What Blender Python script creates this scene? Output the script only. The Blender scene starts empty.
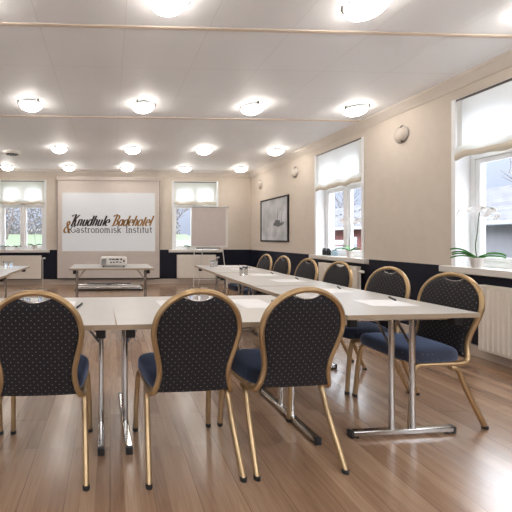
import bpy, math, random
from mathutils import Vector, Matrix
C = bpy.context.scene.collection
PI = math.pi
random.seed(7)

# ------------------------------------------------------------------ materials
def nt(name):
    m = bpy.data.materials.new(name); m.use_nodes = True
    n = m.node_tree.nodes; l = m.node_tree.links
    return m, n, l, n['Principled BSDF']
def mat(name, col, rough=.5, metal=0., **kw):
    m, n, l, b = nt(name)
    b.inputs['Base Color'].default_value = (*col, 1)
    b.inputs['Roughness'].default_value = rough
    b.inputs['Metallic'].default_value = metal
    for k, v in kw.items():
        b.inputs[k.replace('_', ' ')].default_value = v
    # a faint procedural variation of the tone, part of every surface
    tc = n.new('ShaderNodeTexCoord'); no = n.new('ShaderNodeTexNoise'); no.inputs['Scale'].default_value = 9
    hv = n.new('ShaderNodeHueSaturation'); hv.inputs['Color'].default_value = (*col, 1)
    mr = n.new('ShaderNodeMapRange'); mr.inputs[3].default_value = .95; mr.inputs[4].default_value = 1.05
    l.new(tc.outputs['Object'], no.inputs['Vector']); l.new(no.outputs[0], mr.inputs[0])
    l.new(mr.outputs[0], hv.inputs['Value']); l.new(hv.outputs[0], b.inputs['Base Color'])
    return m
M = {}
M['wall'] = mat('cream_wall_paint', (.66, .585, .505), .85)
M['navy'] = mat('navy_wall_paint', (.008, .010, .022), .45, Specular_IOR_Level=.3)
M['base'] = mat('skirting_paint', (.55, .47, .40), .5)
M['cornice'] = mat('cornice_paint', (.74, .68, .61), .8)
M['strip'] = mat('ceiling_strip_wood', (.74, .63, .53), .5)
M['white'] = mat('white_gloss_paint', (.90, .91, .92), .3)
M['sillm'] = mat('sill_paint', (.75, .72, .68), .35)
M['radiator'] = mat('radiator_enamel', (.80, .74, .66), .35)
M['rail'] = mat('dark_rail', (.10, .08, .07), .4)
M['gold'] = mat('matt_gold_metal', (.50, .345, .185), .33, .8)
M['chrome'] = mat('chrome', (.56, .54, .52), .14, 1.)
M['steel'] = mat('brushed_steel', (.50, .49, .48), .35, .9)
M['black'] = mat('black_plastic', (.012, .012, .013), .45)
M['darkgrey'] = mat('dark_grey_plastic', (.09, .09, .095), .5)
M['laminate'] = mat('pale_grey_laminate', (.60, .585, .56), .3)
M['edge'] = mat('beige_edge_band', (.44, .34, .24), .45)
M['paper'] = mat('paper', (.86, .86, .87), .7)
M['screen'] = mat('projection_cloth', (.62, .555, .51), .85)
M['board'] = mat('flip_board_paper', (.62, .55, .52), .6)
M['plastic'] = mat('white_plastic', (.80, .77, .73), .4)
M['pot'] = mat('white_ceramic', (.80, .77, .74), .3)
M['greyconc'] = mat('grey_conc', (.5, .5, .5), .5)
M['leaf'] = mat('orchid_leaf', (.05, .25, .035), .35)
M['leafdark'] = mat('dark_leaf', (.03, .10, .05), .4)
M['stem'] = mat('orchid_stem', (.05, .09, .03), .5)
M['petal'] = mat('orchid_petal', (.92, .92, .93), .6)
M['soil'] = mat('bark_soil', (.05, .03, .02), .9)
M['jar'] = mat('dark_glass_jar', (.01, .012, .015), .12)
M['bluejar'] = mat('pale_blue_jar', (.35, .48, .55), .2)
M['text_dark'] = mat('lettering_brown', (.035, .022, .018), .8)
M['text_gold'] = mat('lettering_gold', (.30, .15, .035), .8)
M['text_grey'] = mat('lettering_grey', (.09, .085, .09), .8)
M['grass'] = mat('lawn', (.035, .052, .019), .9)
M['gravel'] = mat('gravel_yard', (.16, .16, .16), .9)
M['bark'] = mat('tree_bark', (.10, .08, .07), .9)
M['hedge'] = mat('winter_thicket', (.11, .10, .095), .95)
M['redwall'] = mat('red_render', (.15, .05, .045), .8)
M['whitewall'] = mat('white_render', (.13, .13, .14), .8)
M['outglass'] = mat('dark_window_glass', (.10, .12, .14), .1)
M['shutter'] = mat('grey_shutter', (.36, .38, .40), .6)
M['fence'] = mat('weathered_fence', (.28, .29, .30), .8)
M['print'] = mat('framed_print_ink', (.16, .17, .18), .6)
M['mid'] = mat('framed_print_grey', (.40, .41, .43), .6)

def glass_mat():
    m, n, l, b = nt('window_glass')
    n.remove(b)
    tr = n.new('ShaderNodeBsdfTransparent'); gl = n.new('ShaderNodeBsdfGlossy'); gl.inputs['Roughness'].default_value = .02
    fr = n.new('ShaderNodeFresnel'); fr.inputs[0].default_value = 1.4
    ge = n.new('ShaderNodeNewGeometry'); sb = n.new('ShaderNodeMath'); sb.operation = 'SUBTRACT'; sb.inputs[0].default_value = 1; l.new(ge.outputs['Backfacing'], sb.inputs[1])
    mu = n.new('ShaderNodeMath'); mu.operation = 'MULTIPLY'; l.new(fr.outputs[0], mu.inputs[0]); l.new(sb.outputs[0], mu.inputs[1])
    mx = n.new('ShaderNodeMixShader'); l.new(mu.outputs[0], mx.inputs[0]); l.new(tr.outputs[0], mx.inputs[1]); l.new(gl.outputs[0], mx.inputs[2])
    l.new(mx.outputs[0], n['Material Output'].inputs[0]); return m
M['pane'] = glass_mat()
def clear_mat():
    m, n, l, b = nt('clear_drinking_glass')
    b.inputs['Base Color'].default_value = (.95, .97, .98, 1); b.inputs['Roughness'].default_value = .03
    b.inputs['Transmission Weight'].default_value = 1.; b.inputs['IOR'].default_value = 1.45; return m
M['clear'] = clear_mat()
def cloth_translucent():
    m, n, l, b = nt('sheer_blind_cloth')
    b.inputs['Base Color'].default_value = (.84, .82, .76, 1); b.inputs['Roughness'].default_value = .9
    tl = n.new('ShaderNodeBsdfTranslucent'); tl.inputs[0].default_value = (.90, .92, .92, 1)
    wv = n.new('ShaderNodeTexWave'); wv.inputs['Scale'].default_value = 60; wv.bands_direction = 'Z'
    mr = n.new('ShaderNodeMapRange'); mr.inputs[3].default_value = .50; mr.inputs[4].default_value = .58
    tc = n.new('ShaderNodeTexCoord'); l.new(tc.outputs['Object'], wv.inputs['Vector']); l.new(wv.outputs[1], mr.inputs[0])
    mx = n.new('ShaderNodeMixShader'); l.new(mr.outputs[0], mx.inputs[0]); l.new(b.outputs[0], mx.inputs[1]); l.new(tl.outputs[0], mx.inputs[2])
    l.new(mx.outputs[0], n['Material Output'].inputs[0]); return m
M['blind'] = cloth_translucent()
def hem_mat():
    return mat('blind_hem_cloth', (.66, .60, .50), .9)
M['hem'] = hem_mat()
def lamp_mat():
    m, n, l, b = nt('lit_frosted_glass')
    b.inputs['Base Color'].default_value = (.9, .86, .8, 1); b.inputs['Roughness'].default_value = .4
    b.inputs['Emission Color'].default_value = (1, .935, .86, 1); b.inputs['Emission Strength'].default_value = LAMP
    return m
LAMP = 14.5
M['lamp'] = lamp_mat()
M['sconce'] = mat('unlit_frosted_glass', (.60, .53, .46), .4)
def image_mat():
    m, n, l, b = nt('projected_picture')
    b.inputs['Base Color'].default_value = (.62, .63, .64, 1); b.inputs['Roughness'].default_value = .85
    b.inputs['Emission Color'].default_value = (.80, .88, .95, 1); b.inputs['Emission Strength'].default_value = .08  # projector light put into the paler colour and a weak glow
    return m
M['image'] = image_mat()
def fabric(name, base, dot):
    m, n, l, b = nt(name)
    b.inputs['Roughness'].default_value = .75
    b.inputs['Sheen Weight'].default_value = .02 if dot == 'back' else 1.0; b.inputs['Sheen Tint'].default_value = (.3, .4, .65, 1)
    tc = n.new('ShaderNodeTexCoord')
    def dots(off):
        mp = n.new('ShaderNodeMapping'); mp.inputs['Location'].default_value = off
        mp.inputs['Scale'].default_value = (30, 0 if dot == 'back' else 30, 30)
        l.new(tc.outputs['Object'], mp.inputs[0])
        fr = n.new('ShaderNodeVectorMath'); fr.operation = 'FRACTION'; l.new(mp.outputs[0], fr.inputs[0])
        sb = n.new('ShaderNodeVectorMath'); sb.operation = 'DISTANCE'
        sb.inputs[1].default_value = (.5, 0, .5) if dot == 'back' else (.5, .5, .5)
        l.new(fr.outputs[0], sb.inputs[0])
        lt = n.new('ShaderNodeMath'); lt.operation = 'LESS_THAN'; lt.inputs[1].default_value = .075 if dot == 'back' else .10
        l.new(sb.outputs['Value'], lt.inputs[0]); return lt
    a = dots((0, 0, 0)); c = dots((.5, 0, .5) if dot == 'back' else (.5, .5, 0))
    mxm = n.new('ShaderNodeMath'); mxm.operation = 'MAXIMUM'; l.new(a.outputs[0], mxm.inputs[0]); l.new(c.outputs[0], mxm.inputs[1])
    mx = n.new('ShaderNodeMix'); mx.data_type = 'RGBA'
    mx.inputs[6].default_value = (*base, 1); mx.inputs[7].default_value = (.22, .18, .165, 1)
    l.new(mxm.outputs[0], mx.inputs[0]); l.new(mx.outputs[2], b.inputs['Base Color']); return m
M['fab_back'] = fabric('dotted_black_upholstery', (.008, .0065, .009), 'back')
M['fab_seat'] = fabric('dotted_upholstery_sky_sheen', (.009, .014, .030), 'seat')  # window sheen on the seats put into bluer base and sheen tint

def floor_mat():
    m, n, l, b = nt('oak_parquet_laminate')
    tc = n.new('ShaderNodeTexCoord'); mp = n.new('ShaderNodeMapping'); mp.inputs['Rotation'].default_value = (0, 0, PI/2)
    l.new(tc.outputs['Object'], mp.inputs[0])
    br = n.new('ShaderNodeTexBrick'); br.offset = .37; br.squash = 1
    br.inputs['Scale'].default_value = 1; br.inputs['Brick Width'].default_value = .95; br.inputs['Row Height'].default_value = .066
    br.inputs['Mortar Size'].default_value = .0005; br.inputs['Bias'].default_value = 0
    br.inputs['Color1'].default_value = (0, 0, 0, 1); br.inputs['Color2'].default_value = (1, 1, 1, 1); br.inputs['Mortar'].default_value = (.2, .2, .2, 1)
    l.new(mp.outputs[0], br.inputs['Vector'])
    br2 = n.new('ShaderNodeTexBrick'); br2.offset = .5
    for k, v in (('Scale', 1), ('Brick Width', 2.2), ('Row Height', .198), ('Mortar Size', .0016)): br2.inputs[k].default_value = v
    br2.inputs['Color1'].default_value = br2.inputs['Color2'].default_value = (1, 1, 1, 1); br2.inputs['Mortar'].default_value = (.45, .4, .36, 1)
    l.new(mp.outputs[0], br2.inputs['Vector'])
    mp2 = n.new('ShaderNodeMapping'); mp2.inputs['Scale'].default_value = (26, 1.6, 1); l.new(tc.outputs['Object'], mp2.inputs[0])
    no = n.new('ShaderNodeTexNoise'); no.inputs['Scale'].default_value = 2.2; no.inputs['Detail'].default_value = 6; no.inputs['Distortion'].default_value = 1.2
    l.new(mp2.outputs[0], no.inputs['Vector'])
    ad = n.new('ShaderNodeMath'); ad.operation = 'MULTIPLY_ADD'; ad.inputs[1].default_value = .55; l.new(br.outputs['Color'], ad.inputs[0]); 
    mu = n.new('ShaderNodeMath'); mu.operation = 'MULTIPLY_ADD'; mu.inputs[1].default_value = .9; mu.inputs[2].default_value = -.20; l.new(no.outputs[0], mu.inputs[0])
    l.new(mu.outputs[0], ad.inputs[2])
    cr = n.new('ShaderNodeValToRGB'); e = cr.color_ramp.elements
    e[0].position = 0; e[0].color = (.175, .093, .052, 1); e[1].position = 1; e[1].color = (.42, .275, .175, 1)
    x = cr.color_ramp.elements.new(.5); x.color = (.30, .18, .108, 1)
    l.new(ad.outputs[0], cr.inputs[0])
    mx = n.new('ShaderNodeMix'); mx.data_type = 'RGBA'; mx.blend_type = 'MULTIPLY'; mx.inputs[0].default_value = 1
    l.new(cr.outputs[0], mx.inputs[6]); l.new(br2.outputs['Color'], mx.inputs[7]); l.new(mx.outputs[2], b.inputs['Base Color'])
    b.inputs['Roughness'].default_value = .27; b.inputs['Specular IOR Level'].default_value = .6; b.inputs['Coat Weight'].default_value = .6; b.inputs['Coat Roughness'].default_value = .2
    return m
M['floor'] = floor_mat()
def ceil_mat():
    m, n, l, b = nt('white_ceiling_boards')
    tc = n.new('ShaderNodeTexCoord'); mp = n.new('ShaderNodeMapping'); mp.inputs['Location'].default_value = (-.115, -.09, 0)
    l.new(tc.outputs['Object'], mp.inputs[0])
    br = n.new('ShaderNodeTexBrick'); br.offset = 0
    for k, v in (('Scale', 1), ('Brick Width', .655), ('Row Height', .64), ('Mortar Size', .0035), ('Mortar Smooth', .3)): br.inputs[k].default_value = v
    br.inputs['Color1'].default_value = (.90, .915, .94, 1); br.inputs['Color2'].default_value = (.905, .92, .945, 1); br.inputs['Mortar'].default_value = (.79, .79, .79, 1)
    l.new(mp.outputs[0], br.inputs['Vector']); l.new(br.outputs['Color'], b.inputs['Base Color'])
    b.inputs['Roughness'].default_value = .55; return m
M['ceiling'] = ceil_mat()
def roof_mat():
    m, n, l, b = nt('grey_slate_roof')
    tc = n.new('ShaderNodeTexCoord'); br = n.new('ShaderNodeTexBrick')
    for k, v in (('Scale', 1), ('Brick Width', .5), ('Row Height', .25), ('Mortar Size', .02)): br.inputs[k].default_value = v
    br.inputs['Color1'].default_value = (.075, .075, .082, 1); br.inputs['Color2'].default_value = (.10, .10, .106, 1); br.inputs['Mortar'].default_value = (.05, .05, .055, 1)
    mp = n.new('ShaderNodeMapping'); mp.inputs['Rotation'].default_value = (0, 0, PI/2); l.new(tc.outputs['Object'], mp.inputs[0])
    l.new(mp.outputs[0], br.inputs['Vector']); l.new(br.outputs['Color'], b.inputs['Base Color']); b.inputs['Roughness'].default_value = 1; b.inputs['Specular IOR Level'].default_value = .05; return m
M['roof'] = roof_mat()

# ------------------------------------------------------------------ mesh builder
def smooth_path(pts, n=6, closed=False):
    P = [Vector(p) for p in pts]; out = []
    N = len(P)
    for i in range(N if closed else N-1):
        p1, p2 = P[i], P[(i+1) % N]
        p0 = P[(i-1) % N] if (closed or i > 0) else p1*2-p2
        p3 = P[(i+2) % N] if (closed or i+2 < N) else p2*2-p1
        for k in range(n):
            t = k/n
            out.append(.5*((2*p1)+(-p0+p2)*t+(2*p0-5*p1+4*p2-p3)*t*t+(-p0+3*p1-3*p2+p3)*t**3))
    if not closed: out.append(P[-1].copy())
    return out
class MB:
    def __init__(s): s.v = []; s.f = []
    def add(s, vs, fs):
        o = len(s.v); s.v += [tuple(v) for v in vs]; s.f += [tuple(i+o for i in f) for f in fs]; return s
    def box(s, a, b):
        (x0, y0, z0), (x1, y1, z1) = a, b
        return s.add([(x0,y0,z0),(x1,y0,z0),(x1,y1,z0),(x0,y1,z0),(x0,y0,z1),(x1,y0,z1),(x1,y1,z1),(x0,y1,z1)],
              [(0,3,2,1),(4,5,6,7),(0,1,5,4),(1,2,6,5),(2,3,7,6),(3,0,4,7)])
    def cbox(s, c, d):
        return s.box([c[i]-d[i]/2 for i in range(3)], [c[i]+d[i]/2 for i in range(3)])
    def tube(s, path, r, n=12, closed=False, ry=None):
        P = [Vector(p) for p in path]; N = len(P); rings = []
        ry = ry or r
        prev = None
        for i in range(N):
            if closed: t = (P[(i+1) % N]-P[(i-1) % N])
            else: t = P[min(i+1, N-1)]-P[max(i-1, 0)]
            t.normalize()
            if prev is None:
                up = Vector((0, 1, 0)) if abs(t.y) < .9 else Vector((1, 0, 0))
                a = (up-t*up.dot(t)).normalized()
            else:
                a = prev-t*prev.dot(t); a.normalize()
            prev = a; b = t.cross(a)
            rr = r[i] if isinstance(r, (list, tuple)) else r
            r2 = rr if isinstance(r, (list, tuple)) else ry
            rings.append([P[i]+a*math.cos(2*PI*k/n)*rr+b*math.sin(2*PI*k/n)*r2 for k in range(n)])
        vs = [v for rg in rings for v in rg]; fs = []
        for i in range(N if closed else N-1):
            j = (i+1) % N
            for k in range(n):
                k2 = (k+1) % n
                fs.append((i*n+k, i*n+k2, j*n+k2, j*n+k))
        if not closed:
            fs.append(tuple(reversed(range(n)))); fs.append(tuple((N-1)*n+k for k in range(n)))
        return s.add(vs, fs)
    def lathe(s, prof, c=(0, 0, 0), n=24, axis='z', caps=True):
        vs = []; fs = []
        for r, z in prof:
            for k in range(n):
                a = 2*PI*k/n
                p = (r*math.cos(a), r*math.sin(a), z)
                if axis == 'x': p = (p[2], p[0], p[1])
                if axis == 'y': p = (p[1], p[2], p[0])
                vs.append((c[0]+p[0], c[1]+p[1], c[2]+p[2]))
        for i in range(len(prof)-1):
            for k in range(n):
                k2 = (k+1) % n
                fs.append((i*n+k, i*n+k2, (i+1)*n+k2, (i+1)*n+k))
        if caps:
            fs.append(tuple(reversed(range(n)))); fs.append(tuple((len(prof)-1)*n+k for k in range(n)))
        return s.add(vs, fs)
    def prism(s, poly, y0, y1):      # polygon in x,z extruded along y
        n = len(poly)
        return s.add([(x, y0, z) for x, z in poly]+[(x, y1, z) for x, z in poly],
                     [tuple(range(n)), tuple(reversed(range(n, 2*n)))]+[(i, i+n, (i+1) % n+n, (i+1) % n) for i in range(n)])
    def build(s, name, m, parent=None, smooth=None, bevel=0, loc=None):
        me = bpy.data.meshes.new(name); me.from_pydata(s.v, [], s.f)
        me.materials.append(M[m] if isinstance(m, str) else m)
        import bmesh
        bm = bmesh.new(); bm.from_mesh(me); bmesh.ops.recalc_face_normals(bm, faces=bm.faces); bm.to_mesh(me); bm.free()
        if smooth is not None:
            for p in me.polygons: p.use_smooth = True
            me.set_sharp_from_angle(angle=math.radians(smooth))
        o = bpy.data.objects.new(name, me); C.objects.link(o)
        if parent: o.parent = parent
        if loc: o.location = loc
        if bevel:
            b = o.modifiers.new('bevel', 'BEVEL'); b.width = bevel; b.segments = 2; b.limit_method = 'ANGLE'; b.angle_limit = .6
            for p in me.polygons: p.use_smooth = True
            me.set_sharp_from_angle(angle=.6)
        return o
def tag(o, label=None, cat=None, group=None, kind=None):
    if label: o['label'] = label
    if cat: o['category'] = cat
    if group: o['group'] = group
    if kind: o['kind'] = kind
    return o
def empty(name, loc=(0, 0, 0), rz=0, **kw):
    o = bpy.data.objects.new(name, None); C.objects.link(o); o.location = loc; o.rotation_euler = (0, 0, rz)
    o.empty_display_size = .1
    return tag(o, **kw)
KIDS = {}
def children(o): return [c for c in bpy.data.objects if c.parent == o]
def copy_tree(o, parent=None):
    c = o.copy(); C.objects.link(c)
    if parent: c.parent = parent
    for ch in children(o): copy_tree(ch, c)
    return c
def struct(o): o['kind'] = 'structure'; return o
R = math.radians

# ------------------------------------------------------------------ room
XL, XR, YF, YB, ZC = -3.65, 3.57, -1.6, 8.6, 2.78
WT = .32
fl = MB().box((XL, YF, -.1), (XR, YB, 0)); struct(fl.build('floor', 'floor'))
struct(MB().box((XL-WT, YF-WT, ZC), (XR+WT, YB+WT, ZC+.15)).build('ceiling', 'ceiling'))
Z0, Z1 = .86, 2.58
def wall_with_holes(name, a0, a1, holes, fn):
    m = MB(); cur = a0
    for h0, h1 in sorted(holes):
        m.box(*fn(cur, h0, -.1, ZC)); m.box(*fn(h0, h1, -.1, Z0-.07)); m.box(*fn(h0, h1, Z1, ZC)); cur = h1
    m.box(*fn(cur, a1, -.1, ZC))
    return struct(m.build(name, 'wall'))
RW = [(4.74, 5.84), (2.33, 3.43), (-.15, .95)]  # last opening is an added window beside the camera, out of view, for daylight
BW = [(-2.71, -1.60), (1.58, 2.70)]
wall_with_holes('wall_right', YF, YB, RW, lambda a, b, z0, z1: ((XR, a, z0), (XR+WT, b, z1)))
wall_with_holes('wall_back', XL-WT, XR+WT, BW, lambda a, b, z0, z1: ((a, YB, z0), (b, YB+WT, z1)))
wall_with_holes('wall_left', YF, YB, RW, lambda a, b, z0, z1: ((XL-WT, a, z0), (XL, b, z1)))
FW_ADDED = [(-3.2, -.7), (.6, 3.1)]  # unseen window openings behind the camera, added to brighten the room
wall_with_holes('wall_front', XL-WT, XR+WT, FW_ADDED, lambda a, b, z0, z1: ((a, YF-WT, z0), (b, YF, z1)))
# painted dado, skirting, cornice
WZ = .857
# the navy paint is broken only by the sills that stand over it
struct(MB().box((XR-.006, YF, .11), (XR, YB, Z0-.075)).box((XR-.006, YF, Z0-.075), (XR, RW[2][0]-.13, WZ)).box((XR-.006, RW[2][1]+.13, Z0-.075), (XR, RW[1][0]-.13, WZ)).box((XR-.006, RW[1][1]+.13, Z0-.075), (XR, RW[0][0]-.13, WZ)).box((XR-.006, RW[0][1]+.13, Z0-.075), (XR, YB, WZ)).build('trim_1', 'navy'))
struct(MB().box((XL, YB-.006, .13), (XR-.006, YB, Z0-.075)).box((XL, YB-.006, Z0-.075), (BW[0][0]-.11, YB, WZ)).box((BW[0][1]+.11, YB-.006, Z0-.075), (BW[1][0]-.11, YB, WZ)).box((BW[1][1]+.11, YB-.006, Z0-.075), (XR-.006, YB, WZ)).build('trim_2', 'navy'))
struct(MB().box((XL, YF, .11), (XL+.006, YB-.006, Z0-.075)).build('trim_3', 'navy'))
struct(MB().box((XR-.02, YF, 0), (XR, YB-.02, .105)).build('baseboard_right', 'base', bevel=.003))
struct(MB().box((XL+.02, YB-.02, 0), (XR, YB, .125)).build('baseboard_back', 'base', bevel=.003))
struct(MB().box((XL, YF, 0), (XL+.02, YB, .105)).build('baseboard_left', 'base', bevel=.003))
def cornice(name, axis):
    prof = [(0, -.10), (.012, -.10), (.02, -.085), (.045, -.065), (.075, -.03), (.095, -.018), (.10, 0), (0, 0)]
    m = MB(); n = len(prof)
    vs = []
    for e in (0, 1):
        for p, q in prof:
            if axis == 'right': vs.append((XR-p, (YF, YB)[e], ZC+q))
            elif axis == 'left': vs.append((XL+p, (YF, YB)[e], ZC+q))
            else: vs.append(((XL, XR)[e], YB-p, ZC+q))
    m.add(vs, [tuple(range(n)), tuple(range(n, 2*n))]+[(i, (i+1) % n, (i+1) % n+n, i+n) for i in range(n)])
    struct(m.build(name, 'cornice', smooth=40))
cornice('trim_4', 'right'); cornice('trim_5', 'back'); cornice('trim_6', 'left')
for i, y in enumerate((.72, 2.655, 4.65, 8.22)):
    struct(MB().box((XL, y-.018, ZC-.010), (XR-.09, y+.018, ZC)).build('trim_%d' % (7+i), 'strip', bevel=.003))

# ------------------------------------------------------------------ windows, blinds, radiators (local: x along wall, y outwards, z up)
def window(i, loc, rz, W, d=.15):
    e = empty('window_%d' % i, loc, rz, kind='structure')
    z0, z1 = Z0, Z1; t = .055; y0, y1 = d, d+.07
    f = MB()
    lin = .012
    f.box((-W/2, 0, z0), (-W/2+lin, WT, z1)).box((W/2-lin, 0, z0), (W/2, WT, z1)).box((-W/2, 0, z1-lin), (W/2, WT, z1))
    # narrow architrave on the wall face
    for a, b in (((-W/2-.03, -.012, z0), (-W/2+lin, 0, z1+.0)), ((W/2-lin, -.012, z0), (W/2+.03, 0, z1+.0))): f.box(a, b)
    for a, b in (((-W/2+lin, y0, z0), (-W/2+t, y1, z1-lin)), ((W/2-t, y0, z0), (W/2-lin, y1, z1-lin)), ((-W/2+t, y0, z0), (W/2-t, y1, z0+t)), ((-W/2+t, y0, z1-t), (W/2-t, y1, z1-lin)), ((-W/2+t, y0-.01, 1.95), (W/2-t, y1, 2.02)), ((-.035, y0-.01, z0+t), (.035, y1, z1-t))): f.box(a, b)
    f.build('window_frame', 'white', e, bevel=.003)
    for s in (-1, 1):
        a, b = sorted((s*.035, s*(W/2-t)))
        c = MB(); q = .045; yy0, yy1 = y0+.008, y1-.012
        for (za, zb) in ((z0+t, 1.95), (2.02, z1-t)):
            c.box((a+.001, yy0, za+.001), (a+q, yy1, zb-.001)).box((b-q, yy0, za+.001), (b-.001, yy1, zb-.001)).box((a+q, yy0, za+.001), (b-q, yy1, za+q)).box((a+q, yy0, zb-q), (b-q, yy1, zb-.001))
        cc = c.build('casement', 'white', e, bevel=.003)
        g = MB().box((a+q-.005, y0+.03, z0+t+q-.005), (b-q+.005, y0+.036, 1.95-q+.005)).box((a+q-.005, y0+.03, 2.02+q-.005), (b-q+.005, y0+.036, z1-t-q+.005))
        g.build('pane', 'pane', cc)
    MB().box((-W/2-.11, -.07, z0-.065), (W/2+.11, -.0005, z0-.0)).box((-W/2, -.001, z0-.065), (W/2, WT, z0)).build('window_sill', 'sillm', e, bevel=.006)
    return e
for i, (a, b) in enumerate(RW): window(i+1, (XR, (a+b)/2, 0), -PI/2, b-a)
for i, (a, b) in enumerate(RW): window(i+6, (XL, (a+b)/2, 0), PI/2, b-a)  # left-wall windows are out of view, added for more daylight
for i, (a, b) in enumerate(FW_ADDED): window(i+9, ((a+b)/2, YF, 0), PI, b-a)  # added windows behind the camera, a source of fill light
for i, (a, b) in enumerate(BW): window(i+4, ((a+b)/2, YB, 0), 0, b-a, .08)

def blind(loc, rz, W, ztop, zbot, label, seed, group, proud=-.006):
    e = empty('roman_blind', loc, rz, label=label, cat='blind', group=None)
    MB().box((-W/2, -proud-.012, ztop), (W/2, -proud+.012, ztop+.018)).build('headrail', 'rail', e)
    # cloth profile from the rail down, then the gathered folds
    rnd = random.Random(seed)
    ph = [rnd.uniform(0, 6) for _ in range(4)]
    nx = 36; prof = [(0, ztop), (.002, ztop-.1), (0, ztop-.2), (-.002, ztop-.3)]
    zb = zbot+.115
    body = MB(); vs = []; rows = 14
    def sag(u): return .012*math.sin(u*5+ph[0])+.008*math.sin(u*9+ph[1])
    for r in range(rows+1):
        for k in range(nx+1):
            u = k/nx; x = -W/2+.012+u*(W-.024); t = r/rows
            z = ztop-(ztop-zb-sag(u*3))*t
            y = -proud + .006*math.sin(u*22+ph[2])*t + .004*math.sin(t*9+u*3)
            vs.append((x, y, z))
    fs = [(r*(nx+1)+k, r*(nx+1)+k+1, (r+1)*(nx+1)+k+1, (r+1)*(nx+1)+k) for r in range(rows) for k in range(nx)]
    body.add(vs, fs)
    # side hems, a folded strip of the same cloth
    body.build('cloth', 'blind', e, smooth=60)
    for s in (-1, 1):
        x0, x1 = sorted((s*(W/2-.008), s*(W/2-.05)))
        MB().box((x0, -proud-.008, zb+.0), (x1, -proud-.0035, ztop)).build('side_hem', 'blind', e)
    for j, (zc, h, d) in enumerate(((zbot+.080, .036, .020), (zbot+.032, .036, .026))):
        m = MB(); ring = 10; vs = []
        for k in range(nx+1):
            u = k/nx; x = -W/2+u*W
            for q in range(ring):
                a = 2*PI*q/ring
                vs.append((x, -proud-.012+math.cos(a)*d*.8, zc+sag(u*3)*.9+math.sin(a)*h*(1+.12*math.sin(u*14+ph[3]+j))))
        fs = [(k*ring+q, k*ring+(q+1) % ring, (k+1)*ring+(q+1) % ring, (k+1)*ring+q) for k in range(nx) for q in range(ring)]
        fs += [tuple(range(ring)), tuple(nx*ring+q for q in range(ring))]
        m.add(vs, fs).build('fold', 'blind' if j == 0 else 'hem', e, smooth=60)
    return e
blind((XR, 5.29, 0), -PI/2, 1.07, 2.56, 1.955, 'white roman blind on the right wall over the window beside the framed picture', 1, None)
blind((XR, 2.88, 0), -PI/2, 1.07, 2.555, 1.96, 'white roman blind over the nearest right-hand window, above the large orchid', 2, None)
blind((XR, .40, 0), -PI/2, 1.06, 2.555, 1.96, 'white roman blind over the added right-hand window nearest the camera, out of frame', 5, None)
blind((-2.155, YB, 0), 0, 1.06, 2.545, 1.985, 'white roman blind over the back window left of the projection screen', 3, None)
blind((2.14, YB, 0), 0, 1.06, 2.545, 1.985, 'white roman blind over the back window right of the projection screen', 4, None)

def radiator(loc, rz, L, z0, z1, label, valve=1, ribs=True):
    e = empty('radiator', loc, rz, label=label, cat='radiator', group=None)
    m = MB().box((-L/2, -.11, z0), (L/2, -.04, z1))
    m.build('body', 'radiator', e, bevel=.006)
    f = MB(); n = int(L/.042)
    for k in range(n):
        x = -L/2+.02+(L-.04)*(k+.5)/n
        f.add(*ribgeo(x, .012, z0+.02, z1-.025, -.11))
    if ribs: f.build('ribbed_front', 'radiator', e)
    MB().box((-L/2-.002, -.112, z1-.012), (L/2+.002, -.038, z1+.006)).build('top_grille', 'radiator', e, bevel=.002)
    for a in (-L/2+.1, L/2-.13): MB().box((a, -.04, z0+.1), (a+.03, -.007, z1-.1)).build('wall_bracket', 'steel', e)
    v = MB(); s = valve
    v.tube([(s*L/2, -.075, z1-.06), (s*(L/2+.035), -.075, z1-.06)], .010, 10)
    v.tube([(s*(L/2+.035), -.075, z1-.055), (s*(L/2+.035), -.075, .0)], .008, 10)
    v.build('pipe', 'plastic', e, smooth=40)
    MB().lathe([(.012, 0), (.021, .006), (.021, .05), (.017, .058)], (0, 0, 0), 16, 'x').build('valve_knob', 'plastic', e, smooth=40, loc=(s*(L/2+.04) if s > 0 else -(L/2+.04)-.058, -.075, z1-.06))
    return e
def ribgeo(x, w, z0, z1, y):
    return ([(x-w, y, z0), (x+w, y, z0), (x+w, y, z1), (x-w, y, z1), (x-w*.4, y-.007, z0+.01), (x+w*.4, y-.007, z0+.01), (x+w*.4, y-.007, z1-.01), (x-w*.4, y-.007, z1-.01)],
            [(0, 1, 5, 4), (1, 2, 6, 5), (2, 3, 7, 6), (3, 0, 4, 7), (4, 5, 6, 7), (0, 3, 2, 1)])
radiator((XR, 2.55, 0), -PI/2, 1.12, .10, .705, 'cream ribbed radiator under the nearest right-hand window, behind the nearest side chair', 1)
radiator((XR, 5.16, 0), -PI/2, .88, .12, .74, 'cream radiator under the right-hand window beside the framed picture, mostly hidden by chairs', 1)
radiator((-2.19, YB, 0), 0, 1.02, .15, .715, 'cream radiator under the back window left of the projection screen', 1, False)
radiator((2.15, YB, 0), 0, .97, .15, .725, 'cream radiator on the back wall behind the flip chart', 1, False)

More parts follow.
